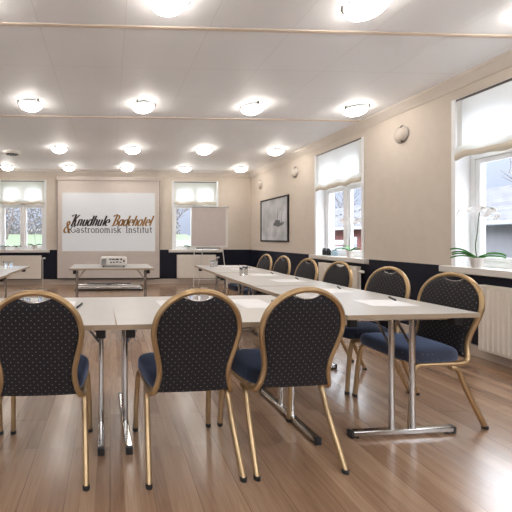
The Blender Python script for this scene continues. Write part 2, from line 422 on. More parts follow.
# ------------------------------------------------------------------ ceiling lamps
def lamp():
    e = empty('ceiling_lamp', label='x', cat='ceiling lamp', group='round frosted ceiling lamps')
    MB().lathe([(.05, 0), (.055, -.004), (.055, -.02), (.02, -.03)], (0, 0, 0), 20).build('mounting_plate', 'plastic', e, smooth=40)
    prof = [(r_*.755, z_*1.0-.016) for r_, z_ in [(.002, -.092), (.05, -.090), (.095, -.080), (.135, -.064), (.163, -.045), (.178, -.028), (.180, -.024), (.176, -.024), (.160, -.038), (.13, -.056), (.09, -.072), (.04, -.082), (.002, -.084)]]
    MB().lathe(prof, (0, 0, 0), 40).build('glass_dish', 'lamp', e, smooth=50)
    MB().lathe([(.055, -.021), (.1325, -.0375), (.1325, -.0388), (.055, -.030)], (0, 0, 0), 32).build('halo_shield', 'white', e, smooth=40)  # added plate, blocks the dish's upward glow to curb the ceiling halo
    for k in range(3):
        a = R(35+120*k)
        c = Vector((math.cos(a), math.sin(a), 0))
        MB().tube([c*.143+Vector((0, 0, -.001)), c*.145+Vector((0, 0, -.03)), c*.135+Vector((0, 0, -.050)), c*.116+Vector((0, 0, -.067))], .007, 8).build('clip', 'rail', e, smooth=60)
    return e
l0 = lamp(); first = True
rows = [(.45, [-2.3, -.95, .40, 1.76, 3.05], 'over the camera, added out of view for light'), (2.30, [-.95, .40, 1.76, 3.05], 'in the row nearest the camera'),  # overhead row is unseen, added to light the room more evenly
        (4.17, [-.95, .40, 1.75, 3.05], 'in the second row from the camera'), (6.23, [-2.23, -.91, .41, 1.72, 3.05], 'in the third row from the camera'),
        (7.87, [-2.31, -.93, .39, 1.73, 3.03], 'in the small row closest to the back wall')]
ordn = {5: ['leftmost', 'second from left', 'middle one', 'second from right', 'rightmost'], 4: ['leftmost', 'second from left', 'second from right', 'rightmost']}
for y, xs, where in rows:
    for k, x in enumerate(xs):
        o = l0 if first else copy_tree(l0); first = False
        o.location = (x, y, ZC); o.rotation_euler = (0, 0, R(37*k+11*len(xs)))
        nm = ordn[len(xs)]
        vis = xs
        if where.startswith('in the third'):   # leftmost of this row is outside the picture
            nm = ['out of frame at left', 'leftmost in view', 'second from left', 'second from right', 'rightmost']
        if where.startswith('in the row nearest'):
            nm = ['out of frame at left', 'left one in view', 'right one in view', 'out of frame at right']
        if where.startswith('over'):
            nm = ['leftmost', 'second from left', 'middle one', 'second from right', 'rightmost']
        o['label'] = 'round lit ceiling lamp %s, %s' % (where, nm[k])
# ceiling speaker
e = empty('ceiling_vent', (-1.85, 6.6, ZC), 0, label='round white ceiling vent with a dark slotted centre, at upper left', cat='vent')
MB().lathe([(.165, 0), (.168, -.02), (.150, -.045), (.115, -.05), (.115, -.03), (.02, -.03)], (0, 0, 0), 32).build('rim', 'plastic', e, smooth=40)
g = MB()
for k in range(5): g.cbox((-.09+.045*k, 0, -.05), (.030, .17 if k in (1, 2, 3) else .1, .012))
g.build('dark_slots', 'black', e)

# ------------------------------------------------------------------ unlit wall lamps
for y, lab in ((4.08, 'small round unlit wall lamp between the two right-hand windows'), (6.50, 'small round unlit wall lamp above the right end of the framed picture'), (8.05, 'small round unlit wall lamp above the framed picture, closest to the back corner')):
    e = empty('wall_lamp', (XR, y, 2.415), 0, label=lab, cat='wall lamp', group=None)
    MB().lathe([(.03, 0), (.03, -.03), (.01, -.03)], (0, 0, 0), 16, 'x').build('mounting_plate', 'steel', e, smooth=40)
    MB().lathe([(.002, -.062), (.04, -.058), (.075, -.045), (.095, -.022), (.098, -.016), (.090, -.018), (.07, -.036), (.03, -.05), (.002, -.052)], (0, 0, 0), 28, 'x').build('glass_dish', 'sconce', e, smooth=50)
    MB().tube([(-.017, .098*math.cos(R(a)), .098*math.sin(R(a))) for a in range(0, 360, 12)], .005, 8, closed=True).build('rim', 'steel', e, smooth=60)
    MB().tube([(-.001, -.03, .092), (-.025, -.03, .098), (-.040, -.028, .080)], .008, 8).build('clip', 'rail', e, smooth=60)
    MB().tube([(-.001, -.03, -.092), (-.025, -.03, -.098), (-.040, -.028, -.080)], .006, 8).build('clip', 'rail', e, smooth=60)

# ------------------------------------------------------------------ framed picture
e = empty('framed_picture', (XR, 7.36, 1.545), -PI/2, label='black-framed grey picture of misty boats on the right wall', cat='picture')
W, H = 1.25, .95
f = MB()
for a, b in (((-W/2, -.035, -H/2), (-W/2+.03, -.001, H/2)), ((W/2-.03, -.035, -H/2), (W/2, -.001, H/2)), ((-W/2+.03, -.035, -H/2), (W/2-.03, -.001, -H/2+.03)), ((-W/2+.03, -.035, H/2-.03), (W/2-.03, -.001, H/2))): f.box(a, b)
f.build('frame', 'black', e, bevel=.002)
def print_mat():
    m, n, l, b = nt('misty_grey_print')
    tc = n.new('ShaderNodeTexCoord'); sp = n.new('ShaderNodeSeparateXYZ'); l.new(tc.outputs['Object'], sp.inputs[0])
    no = n.new('ShaderNodeTexNoise'); no.inputs['Scale'].default_value = 3.5; no.inputs['Detail'].default_value = 8; l.new(tc.outputs['Object'], no.inputs['Vector'])
    cr = n.new('ShaderNodeValToRGB'); e = cr.color_ramp.elements; e[0].position = .35; e[0].color = (.42, .43, .46, 1); e[1].position = .65; e[1].color = (.62, .63, .66, 1)
    l.new(no.outputs[0], cr.inputs[0]); l.new(cr.outputs[0], b.inputs['Base Color']); b.inputs['Roughness'].default_value = .25
    return m
M['printm'] = print_mat()
pr = MB().box((-W/2+.029, -.018, -H/2+.029), (W/2-.029, -.002, H/2-.029)).build('print', 'printm', e)
b_ = MB()
def poly(m, pts, y=-.020): m.prism(pts, y, -.018)
poly(b_, [(-.02, -.12), (.22, -.16), (.42, -.12), (.46, -.05), (.30, -.08), (.02, -.06)])
poly(b_, [(.16, -.08), (.18, -.08), (.20, .22), (.19, .22)]); poly(b_, [(.34, -.08), (.355, -.08), (.36, .12), (.35, .12)])
poly(b_, [(.05, -.06), (.30, -.08), (.28, -.02), (.08, -.01)])
b_.build('printed_boat', 'print', pr)
b3 = MB()
poly(b3, [(-.02, -.02), (.12, -.02), (.10, .16), (.02, .2)]); b3.build('printed_sail', 'mid', pr)
b2 = MB()
poly(b2, [(-.42, -.14), (-.30, -.17), (-.24, -.12), (-.22, -.02), (-.33, .0), (-.43, -.05)])
poly(b2, [(-.34, -.02), (-.325, -.02), (-.30, .20), (-.31, .20)])
b2.build('printed_boat', 'mid', pr)

# ------------------------------------------------------------------ projection screen with lettering
SX0, SX1, SZ0, SZ1 = -1.285, 1.225, .14, 2.56
SY = YB-.09
e = empty('projection_screen', ((SX0+SX1)/2, SY, 0), 0, label='large pull-down projection screen on the back wall showing a hotel name', cat='projection screen')
hw = (SX1-SX0)/2; cx0 = (SX0+SX1)/2
MB().box((-hw-.03, -.035, SZ1), (hw+.04, .088, SZ1+.09)).build('housing', 'screen', e, bevel=.012)
MB().box((-hw, .0, SZ0+.02), (hw, .006, SZ1)).build('cloth', 'screen', e)
MB().box((-hw-.0, -.008, SZ0), (hw+.0, .014, SZ0+.024)).build('bottom_bar', 'black', e, bevel=.003)
for a in (-hw-.012, hw): MB().box((a, .0, SZ0+.02), (a+.012, .006, SZ1)).build('side_edge', 'rail', e)
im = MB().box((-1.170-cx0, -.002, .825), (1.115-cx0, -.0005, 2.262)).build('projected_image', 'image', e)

# stroke letters: skeletons with x-height 1, swept with a pen nib
def arc(cx, cy, rx, ry, a0, a1, n=14):
    return [(cx+rx*math.cos(R(a0+(a1-a0)*i/n)), cy+ry*math.sin(R(a0+(a1-a0)*i/n))) for i in range(n+1)]
def serif(x, y, w=.22): return [(x-w, y), (x+w, y)]
G = {
 'o': (1.0, [arc(.42, .5, .40, .5, 0, 360, 24)]),
 'n': (1.1, [[(.16, 0), (.16, 1)], [(.16, .62)]+arc(.46, .66, .30, .34, 160, 0)+[(.76, 0)]], [serif(.16, 0), serif(.76, 0), [(0, 1), (.16, 1)]]),
 'u': (1.1, [[(.14, 1), (.14, .36)]+arc(.44, .34, .30, .34, 180, 340)+[(.74, 1)], [(.74, 1), (.74, 0)]], [[(0, 1), (.14, 1)], [(.58, 1), (.74, 1)], [(.74, 0), (.92, 0)]]),
 'd': (1.1, [arc(.40, .5, .36, .5, 0, 360, 24), [(.78, 1.6), (.78, 0)]], [[(.6, 1.6), (.78, 1.6)], [(.78, 0), (.94, 0)]]),
 'h': (1.1, [[(.16, 0), (.16, 1.6)], [(.16, .62)]+arc(.46, .66, .30, .34, 160, 0)+[(.76, 0)]], [serif(.16, 0), serif(.76, 0)]),
 'l': (.52, [[(.2, 1.6), (.2, .2), (.26, .02), (.4, .03)]], []),
 'e': (.96, [[(.06, .52), (.76, .52)]+arc(.42, .52, .36, .48, 0, 300, 20)]),
 't': (.68, [[(.26, 1.4), (.26, .2)]+arc(.42, .2, .16, .2, 180, 300, 6), [(.0, 1), (.58, 1)]]),
 'a': (1.06, [[(.12, .82)]+arc(.40, .66, .30, .34, 140, 0)+[(.70, 0)], arc(.36, .28, .30, .28, 60, 330, 18)+[(.70, .2)], [(.34, .56), (.7, .56)]], [[(.70, 0), (.9, 0)]]),
 'A': (1.08, [arc(.40, .5, .36, .5, 20, 340, 24), [(.78, 1), (.78, .0)]], []),
 's': (.86, [arc(.38, .74, .28, .26, 40, 250, 12)+arc(.38, .26, .30, .26, 90, -140, 14)], []),
 'r': (.80, [[(.18, 0), (.18, 1)], [(.18, .6)]+arc(.5, .62, .30, .36, 165, 60)], [serif(.2, 0, .24), [(0, 1), (.18, 1)]]),
 'm': (1.66, [[(.16, 0), (.16, 1)], [(.16, .62)]+arc(.43, .66, .27, .34, 160, 0)+[(.70, 0)], [(.70, .62)]+arc(.97, .66, .27, .34, 160, 0)+[(1.24, 0)]], [serif(.16, 0, .18), serif(.70, 0, .16), serif(1.24, 0, .18), [(0, 1), (.16, 1)]]),
 'i': (.52, [[(.22, 0), (.22, 1)], [(.22, 1.36), (.22, 1.5)]], [serif(.22, 0), [(.04, 1), (.22, 1)]]),
 'k': (1.06, [[(.16, 0), (.16, 1.6)], [(.78, 1), (.18, .42)], [(.38, .6), (.82, 0)]], [serif(.16, 0), serif(.8, 0, .18), serif(.74, 1, .18)]),
 'I': (.66, [[(.28, 0), (.28, 1.5)]], [serif(.28, 0, .25), serif(.28, 1.5, .25)]),
 'G': (1.36, [arc(.66, .75, .58, .75, 45, 330, 26)+[(1.16, .2), (1.16, .68), (.74, .68)], ], [[(1.1, 1.28), (1.1, 1.5)]]),
 'K': (1.36, [[(.36, 0), (.30, .1), (.34, 1.62), (.1, 1.74), (-.3, 1.62), (-.38, 1.46)], [(1.2, 1.70), (1.0, 1.62), (.36, .84)], [(.5, .98), (.72, .82), (.84, .16), (1.02, 0), (1.26, .14)], [(.1, 0), (.56, 0)]]),
 'B': (1.34, [[(.40, 0), (.38, 1.62), (.1, 1.74), (-.2, 1.6), (-.28, 1.46)], [(.2, 1.66)]+arc(.66, 1.26, .40, .38, 90, -90, 10)+[(.42, .88)], arc(.64, .45, .52, .43, 90, -90, 12)+[(.1, .02)]]),
 '&': (1.5, [[(1.3, .62), (1.0, .18), (.62, -.02), (.22, .08), (.06, .42), (.3, .8), (.78, 1.2), (.86, 1.56), (.62, 1.76), (.40, 1.56), (.46, 1.22), (1.2, .0), (1.42, .02)]]),
}
def letter_run(mb, txt, x, z, size, sx, shear, nib, mono, y=-.0035, serifs=True, track=0.):
    for ch in txt:
        if ch == ' ': x += .55*size*sx; continue
        gl = G[ch]
        strokes = [(s_, False) for s_ in gl[1]] + ([(s_, True) for s_ in gl[2]] if serifs and len(gl) > 2 else [])
        for st, ser in strokes:
            pts = [(x+(px*sx+pz*shear)*size, z+pz*size) for px, pz in st]
            if ch in 'KB&' and len(st) > 3:
                q = smooth_path([(a, 0, b) for a, b in pts], 5); pts = [(v.x, v.z) for v in q]
            L = []; Rr = []
            for i, (a, b) in enumerate(pts):
                p, q = pts[max(i-1, 0)], pts[min(i+1, len(pts)-1)]
                dx, dz = q[0]-p[0], q[1]-p[1]; d = math.hypot(dx, dz) or 1
                nx, nz = -dz/d, dx/d
                w = mono+abs(nx*nib[0]+nz*nib[1])
                if ser: w = mono*.9
                L.append((a+nx*w/2, y, b+nz*w/2)); Rr.append((a-nx*w/2, y, b-nz*w/2))
            n = len(pts)
            mb.add(L+Rr, [(i, i+1, i+1+n, i+n) for i in range(n-1)])
        x += (gl[0]*sx+track)*size
    return x
def letters(txts, m, name='lettering'):
    mb = MB()
    for t in txts: letter_run(mb, *t[0], **t[1])
    for i in range(len(mb.v)): mb.v[i] = (mb.v[i][0]-cx0, mb.v[i][1], mb.v[i][2])
    return mb.build(name, m, im)
# world metres on the cloth: capital line 1.55 high on the image
px = 8.5/345.
xK = -1.02
s1 = .155
run = dict(sx=.71, shear=.42, nib=(.038, .006), mono=.010, serifs=False)
letters([(('Knudhule', -.975, 1.45, s1), dict(run, sx=.725))], 'text_dark')
letters([(('B', .03, 1.45, s1), dict(run)), (('Adehotel', .19, 1.45, s1), dict(run, sx=.72))], 'text_gold')
letters([(('&', -1.145, 1.285, .155), dict(sx=.74, shear=.25, nib=(.036, .01), mono=.010, serifs=False))], 'text_gold')
letters([(('Gastronomisk', -.965, 1.285, .098), dict(sx=1.0, shear=0, nib=(.006, 0), mono=.016, track=.07))], 'text_grey')
letters([(('Institut', .385, 1.285, .098), dict(sx=1.0, shear=0, nib=(.006, 0), mono=.016, track=.07))], 'text_grey')

# ------------------------------------------------------------------ folding tables
def make_table(L=1.155, W=.80, H=.722, off=.008):
    e = empty('folding_table')
    t = MB().box((-L/2+.003, -W/2+.003, H-.024), (L/2-.003, W/2-.003, H)).build('tabletop', 'laminate', e)
    ed = MB(); q = .003
    ed.box((-L/2, -W/2, H-.026), (L/2, -W/2+q, H-.001)).box((-L/2, W/2-q, H-.026), (L/2, W/2, H-.001)).box((-L/2, -W/2+q, H-.026), (-L/2+q, W/2-q, H-.001)).box((L/2-q, -W/2+q, H-.026), (L/2, W/2-q, H-.001))
    ed.build('edge_band', 'edge', t)
    for s in (-1, 1):
        x = s*(L/2-.075)
        post = MB()
        for yy in (off-.065, off+.065):
            post.tube([(x, yy, .038), (x, yy, H-.045)], .0155, 14)
        post.tube([(x, off-.30, H-.04), (x, off+.30, H-.04)], .0135, 10)
        lg = post.build('leg', 'chrome', e, smooth=40)
        MB().box((x-.018, off-.312, .012), (x+.018, off+.312, .042)).build('foot_bar', 'chrome', lg, bevel=.005)
        for yy in (-1, 1):
            MB().box((x-.019, off+yy*.317-.010, .003), (x+.019, off+yy*.317+.010, .043)).build('end_cap', 'black', lg, bevel=.003)
            MB().lathe([(.014, 0), (.014, .014)], (x, off+yy*.28, 0), 12).build('glide', 'black', lg, smooth=40)
            MB().box((x-.024, yy*.325-.024, H-.082), (x+.024, yy*.325+.024, H-.025)).build('bracket', 'black', lg, bevel=.004)
        for yy in (off-.065, off+.065):
            MB().tube([(x-s*.012, yy, H-.20), (x-s*.10, yy, H-.085), (x-s*.16, yy, H-.034)], .007, 8).build('brace', 'chrome', lg, smooth=40)
    # slim underframe seen along the long sides
    MB().box((-L/2+.1, -.02, H-.036), (L/2-.1, .02, H-.0242)).build('stiffener', 'steel', e, bevel=.002)
    return e
t0 = make_table(); t1 = make_table(1.2, off=.045)
def put_table(src, used, x, y, rz, label, group='folding meeting tables'):
    o = src if not used else copy_tree(src)
    o.location = (x, y, 0); o.rotation_euler = (0, 0, rz); tag(o, label, 'table', group); return o
put_table(t1, 0, -.578, 2.087, R(1.2), 'folding table in the front row, behind the chair cut off at left')
put_table(t1, 1, .617, 2.123, R(2.2), 'folding table in the front row, behind the middle and right foreground chairs')
put_table(t0, 0, 1.69, 2.448, R(92.2), 'folding table at the near end of the right-hand wing, chrome foot facing us')
put_table(t0, 1, 1.680, 3.615, R(90), 'folding table in the middle of the right-hand wing')
put_table(t0, 1, 1.712, 4.785, R(88.6), 'folding table at the far end of the right-hand wing, nearest the flip chart')
put_table(t0, 1, -1.600, 3.60, R(90), 'folding table in the middle of the left-hand wing, mostly out of frame')
put_table(t0, 1, -1.630, 4.775, R(90), 'folding table at the far end of the left-hand wing, cut by the left edge')
put_table(t1, 1, .02, 5.27, R(.5), 'folding table standing alone before the screen, carrying the projector', 'folding meeting tables')

# ------------------------------------------------------------------ banquet chairs (local: y forwards)
def make_chair():
    e = empty('banquet_chair')
    def mir(p, s): return [(s*a, b, c) for a, b, c in p]
    for s in (-1, 1):
        lg = MB().tube(smooth_path(mir([(.224, .238, .014), (.220, .222, .20), (.214, .205, .33), (.210, .190, .368), (.206, .165, .384)], s), 5), .0145, 12).build('leg', 'gold', e, smooth=60)
        MB().lathe([(.0165, 0), (.017, .018), (.0145, .020)], (s*.2245, .2385, 0), 12).build('rubber_foot', 'black', lg, smooth=40)
        lg = MB().tube(smooth_path(mir([(.207, -.035, .366), (.208, -.065, .362), (.211, -.090, .335), (.216, -.135, .22), (.226, -.236, .014)], s), 5), .0145, 12).build('leg', 'gold', e, smooth=60)
        MB().lathe([(.0165, 0), (.017, .018), (.0145, .020)], (s*.2265, -.238, 0), 12).build('rubber_foot', 'black', lg, smooth=40)
    sf = MB()
    for s in (-1, 1):
        sf.tube(mir([(.206, .165, .384), (.206, .05, .386), (.206, -.08, .386)], s), .0125, 12)
    sf.tube([(-.206, .15, .380), (.206, .15, .380)], .009, 8).tube([(-.206, -.05, .376), (.206, -.05, .376)], .009, 8)
    sf.build('seat_frame', 'gold', e, smooth=60)
    def yb(z): return -.176-.108*max(0, (z-.43))/.48
    half = [(.206, -.08, .386), (.203, -.125, .388), (.193, -.158, .400), (.181, yb(.432), .432), (.169, yb(.485), .485), (.170, yb(.54), .54), (.183, yb(.60), .60), (.198, yb(.665), .665)]
    half += [(.2045*math.cos(R(a)), yb(.722+.185*math.sin(R(a))), .722+.185*math.sin(R(a))) for a in (0, 22, 42, 60, 76)]
    path = smooth_path(half+[(0, yb(.907), .907)]+[(-a, b, c) for a, b, c in reversed(half)], 5)
    MB().tube(path, .0142, 12, ry=.0142).build('back_frame', 'gold', e, smooth=60)
    # a thin bead along the outer face of the frame
    bd = [(p.x*1.0, p.y-.0125, p.z) for p in path if p.z > .45]
    MB().tube(bd, .0045, 6).build('frame_bead', 'gold', e, smooth=60)
    # backrest pad, radial grid inside the loop
    half2 = [p for p in path if p.x >= -1e-6 and p.z > .408]
    half2.sort(key=lambda p: (p.x < 1e-6, p.z if p.x > .0 else 9))
    right = [p for p in path if p.x > .004 and p.z > .408]; 
    right = right[:]        # runs upwards on the right side
    yat = yb
    bound = []
    for p in right:
        x, z = p.x, p.z
        if z > .72:                           # inset towards the centre of the arch
            d = Vector((x, z-.715)); d = d*((d.length-.011)/d.length); x, z = d.x, .715+d.y
        else: x -= .011
        if x < .072:
            u = x/.072; z -= .034*(1-u*u)**.7
        bound.append((x, z))
    top = (0, .907-.011-.034)
    loop = bound+[top]+[(-x, z) for x, z in reversed(bound)]
    nb = 7
    bot = [(-bound[0][0]+2*bound[0][0]*i/nb, bound[0][1]-.004*math.sin(PI*i/nb)) for i in range(1, nb)]
    loop = loop+bot
    n = len(loop); c = (0, .64)
    rr = [.25, .5, .72, .86, .95, 1.0]
    for_f = []
    m = MB(); vs = []; fs = []
    def ring(r, off, sgn):
        out = []
        for x, z in loop:
            X = c[0]+(x-c[0])*r; Zz = c[1]+(z-c[1])*r
            out.append((X, yat(Zz)+off*sgn, Zz))
        return out
    rings = []
    hb = lambda r: .010+.012*(1-r**3)
    for r in rr: rings.append(ring(r, hb(r)+.008 if r < 1 else .008, 1))
    for r in reversed(rr): rings.append(ring(r, hb(r) if r < 1 else .004, -1))
    for rg in rings: vs += rg
    for i in range(len(rings)-1):
        for k in range(n): fs.append((i*n+k, i*n+(k+1) % n, (i+1)*n+(k+1) % n, (i+1)*n+k))
    vs += [(0, yat(.64)+hb(0)+.008, .64), (0, yat(.64)-hb(0), .64)]
    for k in range(n):
        fs.append((len(vs)-2, (k+1) % n, k)); fs.append((len(vs)-1, (len(rings)-1)*n+k, (len(rings)-1)*n+(k+1) % n))
    m.add(vs, fs).build('backrest', 'fab_back', e, smooth=50)
    hp = [( .0725*u, yat(.875)-.002, (.8975-.034*max(0, 1-u*u)**.7) - (.0035*u*u)) for u in [i/8-1 for i in range(17)]]
    tb = MB().tube([Vector((p[0], p[1], p[2]-.001)) for p in hp], .0035, 8).build('handle_trim', 'chrome', e, smooth=60)
    # seat cushion: stacked superellipse rings
    def ringz(z, k):
        out = []
        for i in range(48):
            a = 2*PI*i/48; ca, sa = math.cos(a), math.sin(a); p = 2/4.5
            x = math.copysign(abs(ca)**p, ca); y = math.copysign(abs(sa)**p, sa)
            wy = .200*k; wx = (.216+.016*y)*k
            out.append((x*wx, .048+y*wy, z))
        return out
    m = MB(); lv = [(.399, .93), (.401, .975), (.408, .995), (.42, 1.0), (.44, .995), (.455, .975), (.465, .93), (.472, .84), (.476, .66), (.479, .4)]
    vs = []; fs = []
    for z, k in lv: vs += ringz(z, k)
    for i in range(len(lv)-1):
        for k in range(48): fs.append((i*48+k, i*48+(k+1) % 48, (i+1)*48+(k+1) % 48, (i+1)*48+k))
    vs.append((0, .048, .480)); fs += [((len(lv)-1)*48+k, (len(lv)-1)*48+(k+1) % 48, len(vs)-1) for k in range(48)]; fs.append(tuple(reversed(range(48))))
    m.add(vs, fs).build('seat', 'fab_seat', e, smooth=50)
    return e
ch = make_chair(); used = False
chairs = [(-.865, 1.815, 0, 'black dotted banquet chair left of the cut-off foreground chair, almost wholly out of frame', 'F'),
          (-.339, 1.820, 1.0, 'black dotted banquet chair in the foreground, cut by the left edge', 'F'),
          (.391, 1.835, 3.6, 'black dotted banquet chair in the middle of the foreground, back towards us', 'F'),
          (.912, 1.868, 3.4, 'black dotted banquet chair, rightmost of the three foreground chairs seen from behind', 'F'),
          (2.020, 2.215, 91, 'black dotted banquet chair nearest us on the right side, before the ribbed radiator', 'S'),
          (1.985, 2.70, 90, 'black dotted banquet chair at right, second from the near end of the side row', 'S'),
          (2.01, 3.345, 89, 'black dotted banquet chair, third from the near end of the right side row', 'S'),
          (1.985, 3.845, 90, 'black dotted banquet chair, fourth from the near end of the right side row', 'S'),
          (2.00, 4.44, 89, 'black dotted banquet chair, second from the far end of the right side row', 'S'),
          (2.00, 4.94, 90, 'black dotted banquet chair farthest away, last of the right side row', 'S')]
for x, y, a, lab, g in chairs:
    o = copy_tree(ch) if used else ch; used = True
    o.location = (x, y, 0); o.rotation_euler = (0, 0, R(a))
    tag(o, lab, 'chair', 'foreground banquet chairs' if g == 'F' else 'banquet chairs along the right side')

# ------------------------------------------------------------------ things on the tables
TZ = .722
def sheet_pen(x, y, rz, where, first=[True]):
    p = MB().box((-.105, -.148, 0), (.105, .148, .0015)).build('sheet_of_paper', 'paper')
    p.location = (x, y, TZ+.0003); p.rotation_euler = (0, 0, rz); tag(p, 'white sheet of paper on the table '+where, 'paper', 'writing sheets on the tables')
    return p
def pen(x, y, rz, where):
    e = empty('pen', (x, y, TZ+.0075), rz, label='black pen lying on the table '+where, cat='pen', group='pens on the tables')
    MB().lathe([(.002, -.07), (.006, -.06), (.006, .05), (.005, .068)], (0, 0, 0), 10, 'x').build('barrel', 'black', e, smooth=40)
    MB().box((.02, -.002, .006), (.06, .002, .009)).build('clip', 'chrome', e)
    return e
names = ['before the side chair nearest us', 'before the second side chair from the near end', 'before the third side chair from the near end', 'before the fourth side chair from the near end', 'before the second side chair from the far end', 'before the farthest side chair']
spots = [(1.80, 2.28), (1.78, 2.83), (1.80, 3.36), (1.80, 3.86), (1.83, 4.46), (1.83, 4.98)]
spots = [(1.82, 2.32), (1.80, 2.85), (1.80, 3.51), (1.80, 4.06), (1.83, 4.80), (1.85, 5.25)]
for (x, y), w in zip(spots, names):
    if w != names[0]: pass
    sheet_pen(x-.02, y-.12, R(90+random.uniform(-6, 6)), w)
    pen(x+.14, y, R(75+random.uniform(-12, 12)), w)
for x, y, w in ((-.33, 2.18, 'before the foreground chair cut off at left'), (.42, 2.20, 'before the middle foreground chair'), (.93, 2.22, 'before the right foreground chair')):
    sheet_pen(x, y, R(2), w)
    pen(x+.14, y-.02, R(80), w)
def glass():
    e = empty('drinking_glass')
    MB().lathe([(.024, 0), (.027, .003), (.033, .10), (.0315, .10), (.0255, .010), (.001, .008)], (0, 0, 0), 20).build('tumbler', 'clear', e, smooth=50)
    return e
g0 = None
def glass_at(x, y, lab):
    global g0
    m = g0.copy() if g0 else MB().lathe([(.024, 0), (.027, .003), (.033, .10), (.0315, .10), (.0255, .010), (.001, .008)], (0, 0, 0), 20).build('drinking_glass', 'clear', smooth=50)
    if g0: C.objects.link(m)
    else: g0 = m
    m.location = (x, y, TZ+.0003); tag(m, lab, 'glass', 'drinking glasses on the tables'); return m
def bottle(x, y, lab):
    e = empty('water_bottle', (x, y, TZ+.0003), 0, label=lab, cat='bottle', group='water bottles on the tables')
    MB().lathe([(.028, 0), (.031, .005), (.031, .10), (.026, .13), (.013, .155), (.012, .18), (.0105, .18), (.0115, .152), (.0245, .128), (.0295, .098), (.0295, .008), (.001, .007)], (0, 0, 0), 20).build('bottle_body', 'clear', e, smooth=50)
    MB().lathe([(.0135, .168), (.0135, .186), (.010, .188)], (0, 0, 0), 16).build('cap', 'steel', e, smooth=40)
for x, y, lab in ((1.50, 3.86, 'left glass of the pair on the right wing nearest the front row'), (1.57, 3.95, 'right glass of the pair on the right wing nearest the front row'),
                  (1.50, 5.02, 'left glass of the pair at the far end of the right wing'), (1.58, 5.10, 'right glass of the pair at the far end of the right wing'),
                  (-1.49, 4.98, 'left glass of the pair on the left wing table'), (-1.41, 4.98, 'right glass of the pair on the left wing table'),
                  (-.54, 2.24, 'left glass behind the arch of the chair cut off at left'), (-.44, 2.27, 'right glass behind the arch of the chair cut off at left'),
                  (.56, 2.29, 'left glass behind the arch of the middle foreground chair'), (.64, 2.32, 'right glass behind the arch of the middle foreground chair'),):
    glass_at(x, y, 'clear drinking glass, '+lab)

# projector
e = empty('projector', (.055, 5.22, TZ), 0, label='white projector with dark rear sockets on the lone table before the screen', cat='projector')
MB().box((-.195, -.14, .02), (.195, .15, .145)).build('body', 'plastic', e, bevel=.018)
v = MB()
for k in range(5): v.cbox((-.145, -.141, .045+.018*k), (.07, .006, .009))
v.build('vent', 'darkgrey', e)
s_ = MB()
for x, z, w, h in ((-.05, .115, .03, .016), (-.005, .115, .04, .016), (.05, .115, .05, .018), (.11, .115, .03, .02), (-.04, .07, .02, .02), (.0, .07, .025, .014), (.05, .075, .035, .014), (.10, .07, .03, .012), (.15, .09, .02, .03)): s_.cbox((x, -.141, z), (w, .006, h))
s_.build('socket', 'black', e)
MB().lathe([(.045, 0), (.045, .03), (.034, .03), (.030, .012)], (.08, .15, .09), 20, 'y').build('lens', 'black', e, smooth=40)
for x in (-.15, .15):
    MB().lathe([(.014, 0), (.012, .021)], (x, -.09, 0), 12).build('foot', 'black', e, smooth=40)
MB().lathe([(.014, 0), (.012, .021)], (0, .11, 0), 12).build('foot', 'black', e, smooth=40)

# folded table lying on the floor below the screen
e = empty('folded_table', (-.03, 7.86, 0), 0, label='folded-up table lying flat on the floor below the projection screen', cat='table')
MB().box((-.78, -.33, .004), (.80, .38, .034)).build('tabletop', 'laminate', e, bevel=.004)
MB().box((-.79, -.342, .002), (.81, -.331, .038)).box((-.79, .381, .002), (.81, .392, .038)).box((-.79, -.331, .002), (-.781, .381, .038)).box((.801, -.331, .002), (.81, .381, .038)).build('edge_band', 'black', e)
for s in (-1, 1):
    for yy in (-.24, .26): MB().tube(smooth_path([(s*.74, yy, .050), (s*.70, yy, .052), (s*.06, yy, .052)], 3), .015, 10).build('leg', 'chrome', e, smooth=40)
MB().box((-.74, -.31, .036), (.74, -.275, .075)).build('foot_bar', 'chrome', e, bevel=.006)
MB().box((-.56, .30, .036), (.56, .335, .085)).build('foot_bar', 'darkgrey', e, bevel=.006)

e.scale = (.93, 1, 1)

# flip chart
e = empty('flip_chart', (2.27, 7.92, 0), R(-1), label='flip chart with a blank pad on thin metal legs by the back right window', cat='flip chart')
b = MB().add([(-.40, -.035, .93), (.46, -.035, .93), (.49, .05, 1.86), (-.375, .05, 1.86), (-.40, -.015, .93), (.46, -.015, .93), (.49, .07, 1.86), (-.375, .07, 1.86)],
             [(0, 1, 2, 3), (4, 7, 6, 5), (0, 4, 5, 1), (1, 5, 6, 2), (2, 6, 7, 3), (3, 7, 4, 0)]).build('board', 'plastic', e)
MB().add([(-.385, -.040, .97), (.40, -.040, .97), (.43, .042, 1.84), (-.36, .042, 1.84), (-.385, -.035, .97), (.40, -.035, .97), (.43, .047, 1.84), (-.36, .047, 1.84)],
             [(0, 1, 2, 3), (4, 7, 6, 5), (0, 4, 5, 1), (1, 5, 6, 2), (2, 6, 7, 3), (3, 7, 4, 0)]).build('paper_pad', 'board', e)
MB().box((-.36, .03, 1.862), (.50, .06, 1.878)).build('paper_clamp', 'steel', e, bevel=.003)
MB().box((-.28, -.09, .905), (.27, -.02, .93)).build('pen_tray', 'darkgrey', e, bevel=.003)
for p in ([(-.32, .0, .93), (-.36, -.10, .012)], [(.34, .0, .93), (.42, -.10, .012)], [(-.10, .06, .95), (-.12, .42, .012)]):
    MB().tube(p, .010, 10).build('leg', 'plastic', e, smooth=40)
MB().tube([(-.355, -.08, .20), (.405, -.08, .20)], .007, 8).build('stretcher', 'plastic', e, smooth=40)
MB().tube([(.47, .06, 1.876), (.51, .06, 1.90)], .008, 8).build('hook', 'steel', e, smooth=40)

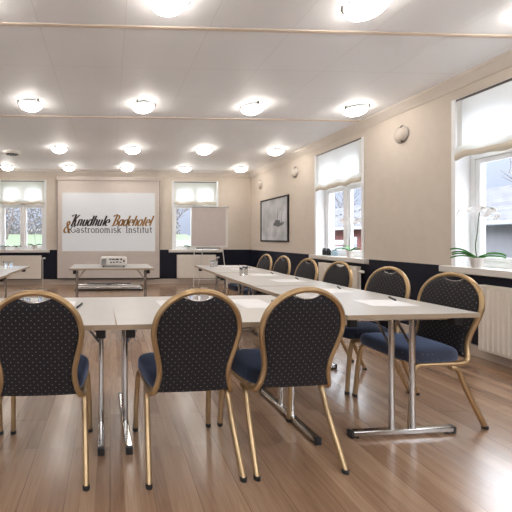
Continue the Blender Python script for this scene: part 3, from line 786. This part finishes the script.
# ------------------------------------------------------------------ window sill things
def leafgeo(m, az, L, w, lift, droop):
    n = 10; vs = []; c, s = math.cos(az), math.sin(az)
    for i in range(n+1):
        t = i/n; r = L*t; z = lift*math.sin(t*PI*.62)-droop*t*t
        ww = w*math.sin(PI*min(1, .06+t*.94))**.6*(1-.2*t)
        for k in (-1, 0, 1):
            vs.append((c*r-s*k*ww, s*r+c*k*ww, z+(.012 if k else 0)))
    for i in range(n+1):
        for k in (-1, 0, 1):
            x, y, z = vs[i*3+k+1]; vs.append((x, y, z-.003))
    o = 3*(n+1); fs = []
    for i in range(n):
        for k in (0, 1):
            a = i*3+k; fs.append((a, a+1, a+4, a+3)); fs.append((o+a, o+a+3, o+a+4, o+a+1))
        fs.append((i*3, i*3+3, o+i*3+3, o+i*3)); fs.append((i*3+2, o+i*3+2, o+i*3+5, i*3+5))
    m.add(vs, fs)
def flowergeo(m, p, s, yaw, rnd):
    M_ = Matrix.Rotation(yaw, 3, 'Z') @ Matrix.Rotation(rnd.uniform(.9, 1.4), 3, 'Y')
    for k in range(5):
        a = 2*PI*k/5+.3; L = s*(1 if k % 2 else .85); w = s*.42
        pts = [(0, 0, 0)]; 
        loc = [(0, 0), (.35, -.7), (.75, -.85), (1, 0), (.75, .85), (.35, .7)]
        up = []; dn = []
        for u, v in loc:
            x = u*L; y = v*w; z = .15*L*u*u
            q = Vector((x*math.cos(a)-y*math.sin(a), x*math.sin(a)+y*math.cos(a), z))
            up.append(M_@q+Vector(p)); dn.append(M_@(q-Vector((0, 0, .0025)))+Vector(p))
        m.add(up+dn, [tuple(range(6)), tuple(reversed(range(6, 12)))]+[(i, i+6, (i+1) % 6+6, (i+1) % 6) for i in range(6)])
def orchid(loc, label, k=1., face=0, leaves=6, seed=1, tall=.46, nf=6, leafm='leaf'):
    rnd = random.Random(seed)
    e = empty('potted_orchid', loc, 0, label=label, cat='orchid')
    MB().lathe([(.045*k, 0), (.048*k, .003), (.066*k, .10*k), (.072*k, .105*k), (.072*k, .118*k), (.066*k, .118*k), (.060*k, .095*k), (.002, .092*k)], (0, 0, 0), 28).build('pot', 'pot', e, smooth=40)
    MB().lathe([(.061*k, .088*k), (.05*k, .104*k), (.002, .108*k)], (0, 0, 0), 20).build('potting_bark', 'soil', e, smooth=60)
    for i in range(leaves):
        a = face+PI*(i % 2)+rnd.uniform(-.5, .5)
        m = MB(); leafgeo(m, a, (.20+.05*rnd.random())*k, .026*k, (.045+.07*(i//2)/3)*k, .05*k*rnd.random())
        m.build('leaf', leafm, e, smooth=60, loc=(0, 0, .105*k))
    c, s = math.cos(face), math.sin(face)
    top = Vector((0, 0, tall*k))
    path = smooth_path([(0, 0, .10*k), (.012*c, .012*s, .25*k), (0, 0, .40*k), (-.02*c, -.02*s, tall*k), (-.07*c, -.07*s, (tall+.04)*k), (-.12*c, -.12*s, (tall)*k)], 6)
    MB().tube(path, .0035, 8).build('flower_stem', 'stem', e, smooth=60)
    for i in range(nf):
        t = i/(nf-1); q = Vector((c*(.13-.26*t), s*(.13-.26*t), (tall+.03-.09*abs(t-.45)-(.05 if i % 2 else 0))*k))
        m = MB(); flowergeo(m, q, .056*k, PI+rnd.uniform(-.7, .7), rnd)
        m.build('flower', 'petal', e)
        MB().lathe([(.002, -.008), (.007, 0), (.002, .008)], tuple(q-Vector((.012, 0, 0))), 8).build('flower_centre', 'petal', e)
    return e
SZ = Z0+.0005
orchid((XR, 3.215, SZ), 'white orchid in a pale pot on the nearest right-hand window sill', .84, 2.3, 7, 11, .66, 8)
orchid((XR+.03, 5.03, SZ), 'small white orchid on the right-hand sill beside the dark jars', .85, PI/2+.3, 5, 4, .66, 5)
orchid((-1.86, YB+.005, SZ), 'white orchid on the back window sill left of the screen', .85, .3, 4, 9, .60, 5, 'leafdark')
def jar(loc, m, r, h, label, name='candle_jar'):
    e = empty(name, loc, 0, label=label, cat='jar')
    MB().lathe([(r*.9, 0), (r, .005), (r, h*.8), (r*.75, h*.92), (r*.78, h), (r*.68, h), (r*.65, h*.9), (r*.8, h*.75), (r*.8, .01), (.001, .01)], (0, 0, 0), 24).build('jar_body', m, e, smooth=40)
    MB().lathe([(r*.8, h), (r*.82, h+.012), (r*.3, h+.018)], (0, 0, 0), 20).build('lid', 'darkgrey', e, smooth=40)
jar((XR+.05, 5.68, SZ), 'jar', .036, .105, 'dark jar on the right-hand sill, farther one of the two')
jar((XR+.05, 5.575, SZ), 'jar', .036, .105, 'dark jar on the right-hand sill, nearer one of the two')
jar((XR+.07, 5.45, SZ), 'bluejar', .045, .09, 'pale blue jar on the right-hand sill beside the small orchid')
def small_plant(loc, label, seed):
    rnd = random.Random(seed)
    e = empty('small_potted_plant', loc, 0, label=label, cat='plant')
    MB().lathe([(.03, 0), (.042, .06), (.045, .06), (.036, .058), (.002, .055)], (0, 0, 0), 20).build('pot', 'pot', e, smooth=40)
    m = MB()
    for i in range(9): leafgeo(m, rnd.uniform(0, 2*PI), .09+.04*rnd.random(), .012, .05, .03)
    m.build('foliage', 'leafdark', e, smooth=60, loc=(0, 0, .056))
small_plant((-2.58, YB+.01, SZ), 'small potted plant on the back left sill, nearest the picture edge', 2)
small_plant((-2.31, YB+.01, SZ), 'small potted plant on the back left sill, under the window post', 3)
small_plant((1.98, YB+.01, SZ), 'small dark-leaved plant on the back right sill beside the flip chart', 6)

# ------------------------------------------------------------------ outside
GZ = -.6
lm = MB(); prl = [(YB+WT+.3, GZ), (18, GZ), (38, 1.55), (90, 2.2), (90, GZ-.3), (YB+WT+.3, GZ-.3)]
nl = len(prl); lm.add([(-60, y, z) for y, z in prl]+[(8.5, y, z) for y, z in prl], [tuple(range(nl)), tuple(range(nl, 2*nl))]+[(i, (i+1) % nl, (i+1) % nl+nl, i+nl) for i in range(nl)])
o = lm.build('lawn', 'grass'); tag(o, 'green lawn outside the back windows', 'lawn'); o['kind'] = 'structure'
o = MB().box((8.52, YB, GZ-.2), (60, 90, GZ)).box((XR+WT+.3, -30, GZ-.2), (60, YB-.001, GZ)).build('yard', 'gravel'); tag(o, 'pale gravel yard outside the right-hand windows', 'yard'); o['kind'] = 'structure'
# neighbour house
e = empty('neighbour_house', (14, 15, GZ), 0, label='low neighbouring house with grey roof, seen through the right-hand windows', cat='house')
MB().box((-2, -13, 0), (2, 0, 2.2)).build('white_wall', 'whitewall', e)
MB().box((-2, 0, 0), (2, 17, 2.2)).build('red_wall', 'redwall', e)
rf = MB().add([(-2.4, -13.4, 2.18), (-2.4, 17.4, 2.18), (2.2, 17.4, 3.75), (2.2, -13.4, 3.75), (-2.4, -13.4, 2.28), (-2.4, 17.4, 2.28), (2.2, 17.4, 3.87), (2.2, -13.4, 3.87), (4, -13.4, 3.2), (4, 17.4, 3.2)],
        [(0, 1, 2, 3), (4, 7, 6, 5), (0, 4, 5, 1), (0, 3, 7, 4), (1, 5, 6, 2), (7, 8, 9, 6), (3, 2, 9, 8), (2, 6, 9), (3, 8, 7)]).build('roof', 'roof', e)
g = MB().tube([(-2.45, -13.4, 2.2), (-2.45, 17.4, 2.2)], .06, 8).build('gutter', 'shutter', rf)
sg = MB()
for k in range(24): 
    t = k/24; sg.cbox((-2.2+4.2*t, 7.6-3.9*t, 2.40+1.42*t), (.09, .1, .08))
sg.build('roof_ladder', 'darkgrey', rf)
for y in (-8, -2.4, 4.2, 7.4, 10.6):
    w = MB().box((-2.06, y-.75, .95), (-2.0, y+.75, 2.0)).build('window', 'white' if y > 0 else 'white', e)
    MB().box((-2.08, y-.62, 1.05), (-2.055, y+.62, 1.9)).build('pane', 'outglass' if y > 0 else 'shutter', w)
# car-height fence behind back right window
fe = empty('board_fence', (7, 15, GZ), 0, label='grey horizontal board fence outside the back right window', cat='fence')
f = MB()
for k in range(6): f.box((-5.5, -.02, .15+.26*k), (4, .02, .36+.26*k))
f.build('board_panel', 'fence', fe)
for x in (-5.5, -3.1, -.7, 1.6, 4): MB().cbox((x, .06, .9), (.1, .1, 1.8)).build('post', 'fence', fe)
hd = MB(); rnd = random.Random(3)
for k in range(9500):
    x = rnd.uniform(-26, 8); y = 40+rnd.uniform(-1, 1); z = 1.6+rnd.random()**1.4*3.2
    a = rnd.uniform(0, 6.3); s = rnd.uniform(.10, .24)
    p = Vector((x, y, z)); u = Vector((math.cos(a), rnd.uniform(-.4, .4), math.sin(a)))*s; w = Vector((-math.sin(a), rnd.uniform(-.4, .4), math.cos(a)))*s*.5
    hd.add([p, p+u*.5+w, p+u, p+u*.5-w], [(0, 1, 2, 3)])
h = hd.build('thicket', 'hedge'); tag(h, 'grey-brown winter thicket at the far end of the lawn outside', 'thicket', kind='stuff')
def tree_mesh(seed, H=7.):
    rnd = random.Random(seed); m = MB()
    def grow(p, d, L, r, depth):
        pts = [p.copy()]; q = p.copy(); dd = d.copy(); n = 4
        for i in range(n):
            dd = (dd+Vector((rnd.uniform(-.18, .18), rnd.uniform(-.18, .18), rnd.uniform(-.05, .14)))).normalized()
            q = q+dd*L/n; pts.append(q.copy())
            if depth > 0 and i >= 1:
                for _ in range(2 if depth > 1 else 2):
                    a = rnd.uniform(0, 6.3); sd = (dd+Vector((math.cos(a), math.sin(a), .15))*rnd.uniform(.6, 1.1)).normalized()
                    grow(q, sd, L*rnd.uniform(.45, .65), r*.5, depth-1)
        m.tube(pts, [r*(1-.6*i/n) for i in range(n+1)], 5 if depth > 1 else 3)
    grow(Vector((0, 0, 0)), Vector((0, 0, 1)), H*.62, .13, 3)
    return m
protos = [tree_mesh(s) for s in (2, 5)]
tp = [(20.3, 7.4, 'bare tree above the house roof at the right edge of the picture'), (20.6, 13.6, 'bare tree rising behind the roof, seen past the large orchid'), (23, 24, 'bare tree above the roof, right part of the farther right-hand window'), (22, 33, 'bare tree above the roof, left part of the farther right-hand window'),
      (-9.8, 33, 'bare tree behind the lawn, left half of the back left window'), (-5.6, 44, 'bare tree behind the lawn, right half of the back left window'),
      (4.4, 24, 'bare tree behind the fence outside the back right window'), (10.6, 27, 'bare tree behind the fence, mostly hidden by the flip chart')]
pobj = []
for i, (x, y, lab) in enumerate(tp):
    if i < 2: o = protos[i].build('bare_tree', 'bark'); pobj.append(o)
    else: o = pobj[i % 2].copy(); C.objects.link(o)
    o.location = (x, y, GZ+(1.5 if y > 30 and x < 0 else 0)); o.rotation_euler = (0, 0, i*1.3); s = .85+.1*(i % 3); o.scale = (s, s, s)
    tag(o, lab, 'tree', 'bare winter trees outside')

# ------------------------------------------------------------------ light
w = bpy.data.worlds.new('sky'); bpy.context.scene.world = w; w.use_nodes = True
n = w.node_tree.nodes; l = w.node_tree.links; bg = n['Background']
tc = n.new('ShaderNodeTexCoord'); sp = n.new('ShaderNodeSeparateXYZ'); cr = n.new('ShaderNodeValToRGB')
l.new(tc.outputs['Generated'], sp.inputs[0]); l.new(sp.outputs[2], cr.inputs[0])
e_ = cr.color_ramp.elements; e_[0].position = 0; e_[0].color = (.17, .19, .24, 1); e_[1].position = 1; e_[1].color = (4.2, 4.5, 5, 1)
x_ = e_.new(.22); x_.color = (.30, .345, .44, 1)
x_ = e_.new(.45); x_.color = (3.4, 3.6, 3.9, 1)
l.new(cr.outputs[0], bg.inputs[0]); bg.inputs[1].default_value = 1.5
# daylight portals at the window openings
def portal(loc, rot, w_, h_):
    L = bpy.data.lights.new('portal', 'AREA'); L.shape = 'RECTANGLE'; L.size = w_; L.size_y = h_; L.cycles.is_portal = True
    o = bpy.data.objects.new('daylight_portal', L); C.objects.link(o); o.location = loc; o.rotation_euler = rot
for a, b in RW: portal((XR+WT+.02, (a+b)/2, 1.72), (0, PI/2, 0), 1.75, 1.12)
for a, b in RW: portal((XL-WT-.02, (a+b)/2, 1.72), (0, -PI/2, 0), 1.75, 1.12)
for a, b in FW_ADDED: portal(((a+b)/2, YF-WT-.02, 1.72), (PI/2, 0, 0), 2.5, 1.75)
for a, b in BW: portal(((a+b)/2, YB+WT+.02, 1.72), (-PI/2, 0, 0), 1.12, 1.75)

# ------------------------------------------------------------------ camera
cam = bpy.data.cameras.new('camera'); co = bpy.data.objects.new('camera', cam); C.objects.link(co)
cam.sensor_fit = 'HORIZONTAL'; cam.sensor_width = 36; cam.lens = 345/512*36
cam.shift_x = (256-124)/512; cam.shift_y = -(256-238)/512
cam.clip_start = .05
co.location = (0, 0, 1.15); co.rotation_euler = (PI/2, 0, -math.atan(14/345))
sc = bpy.context.scene; sc.camera = co
sc.view_settings.view_transform = 'Standard'; sc.view_settings.look = 'None'; sc.view_settings.gamma = 1; sc.view_settings.use_curve_mapping = False
sc.view_settings.exposure = 1.03
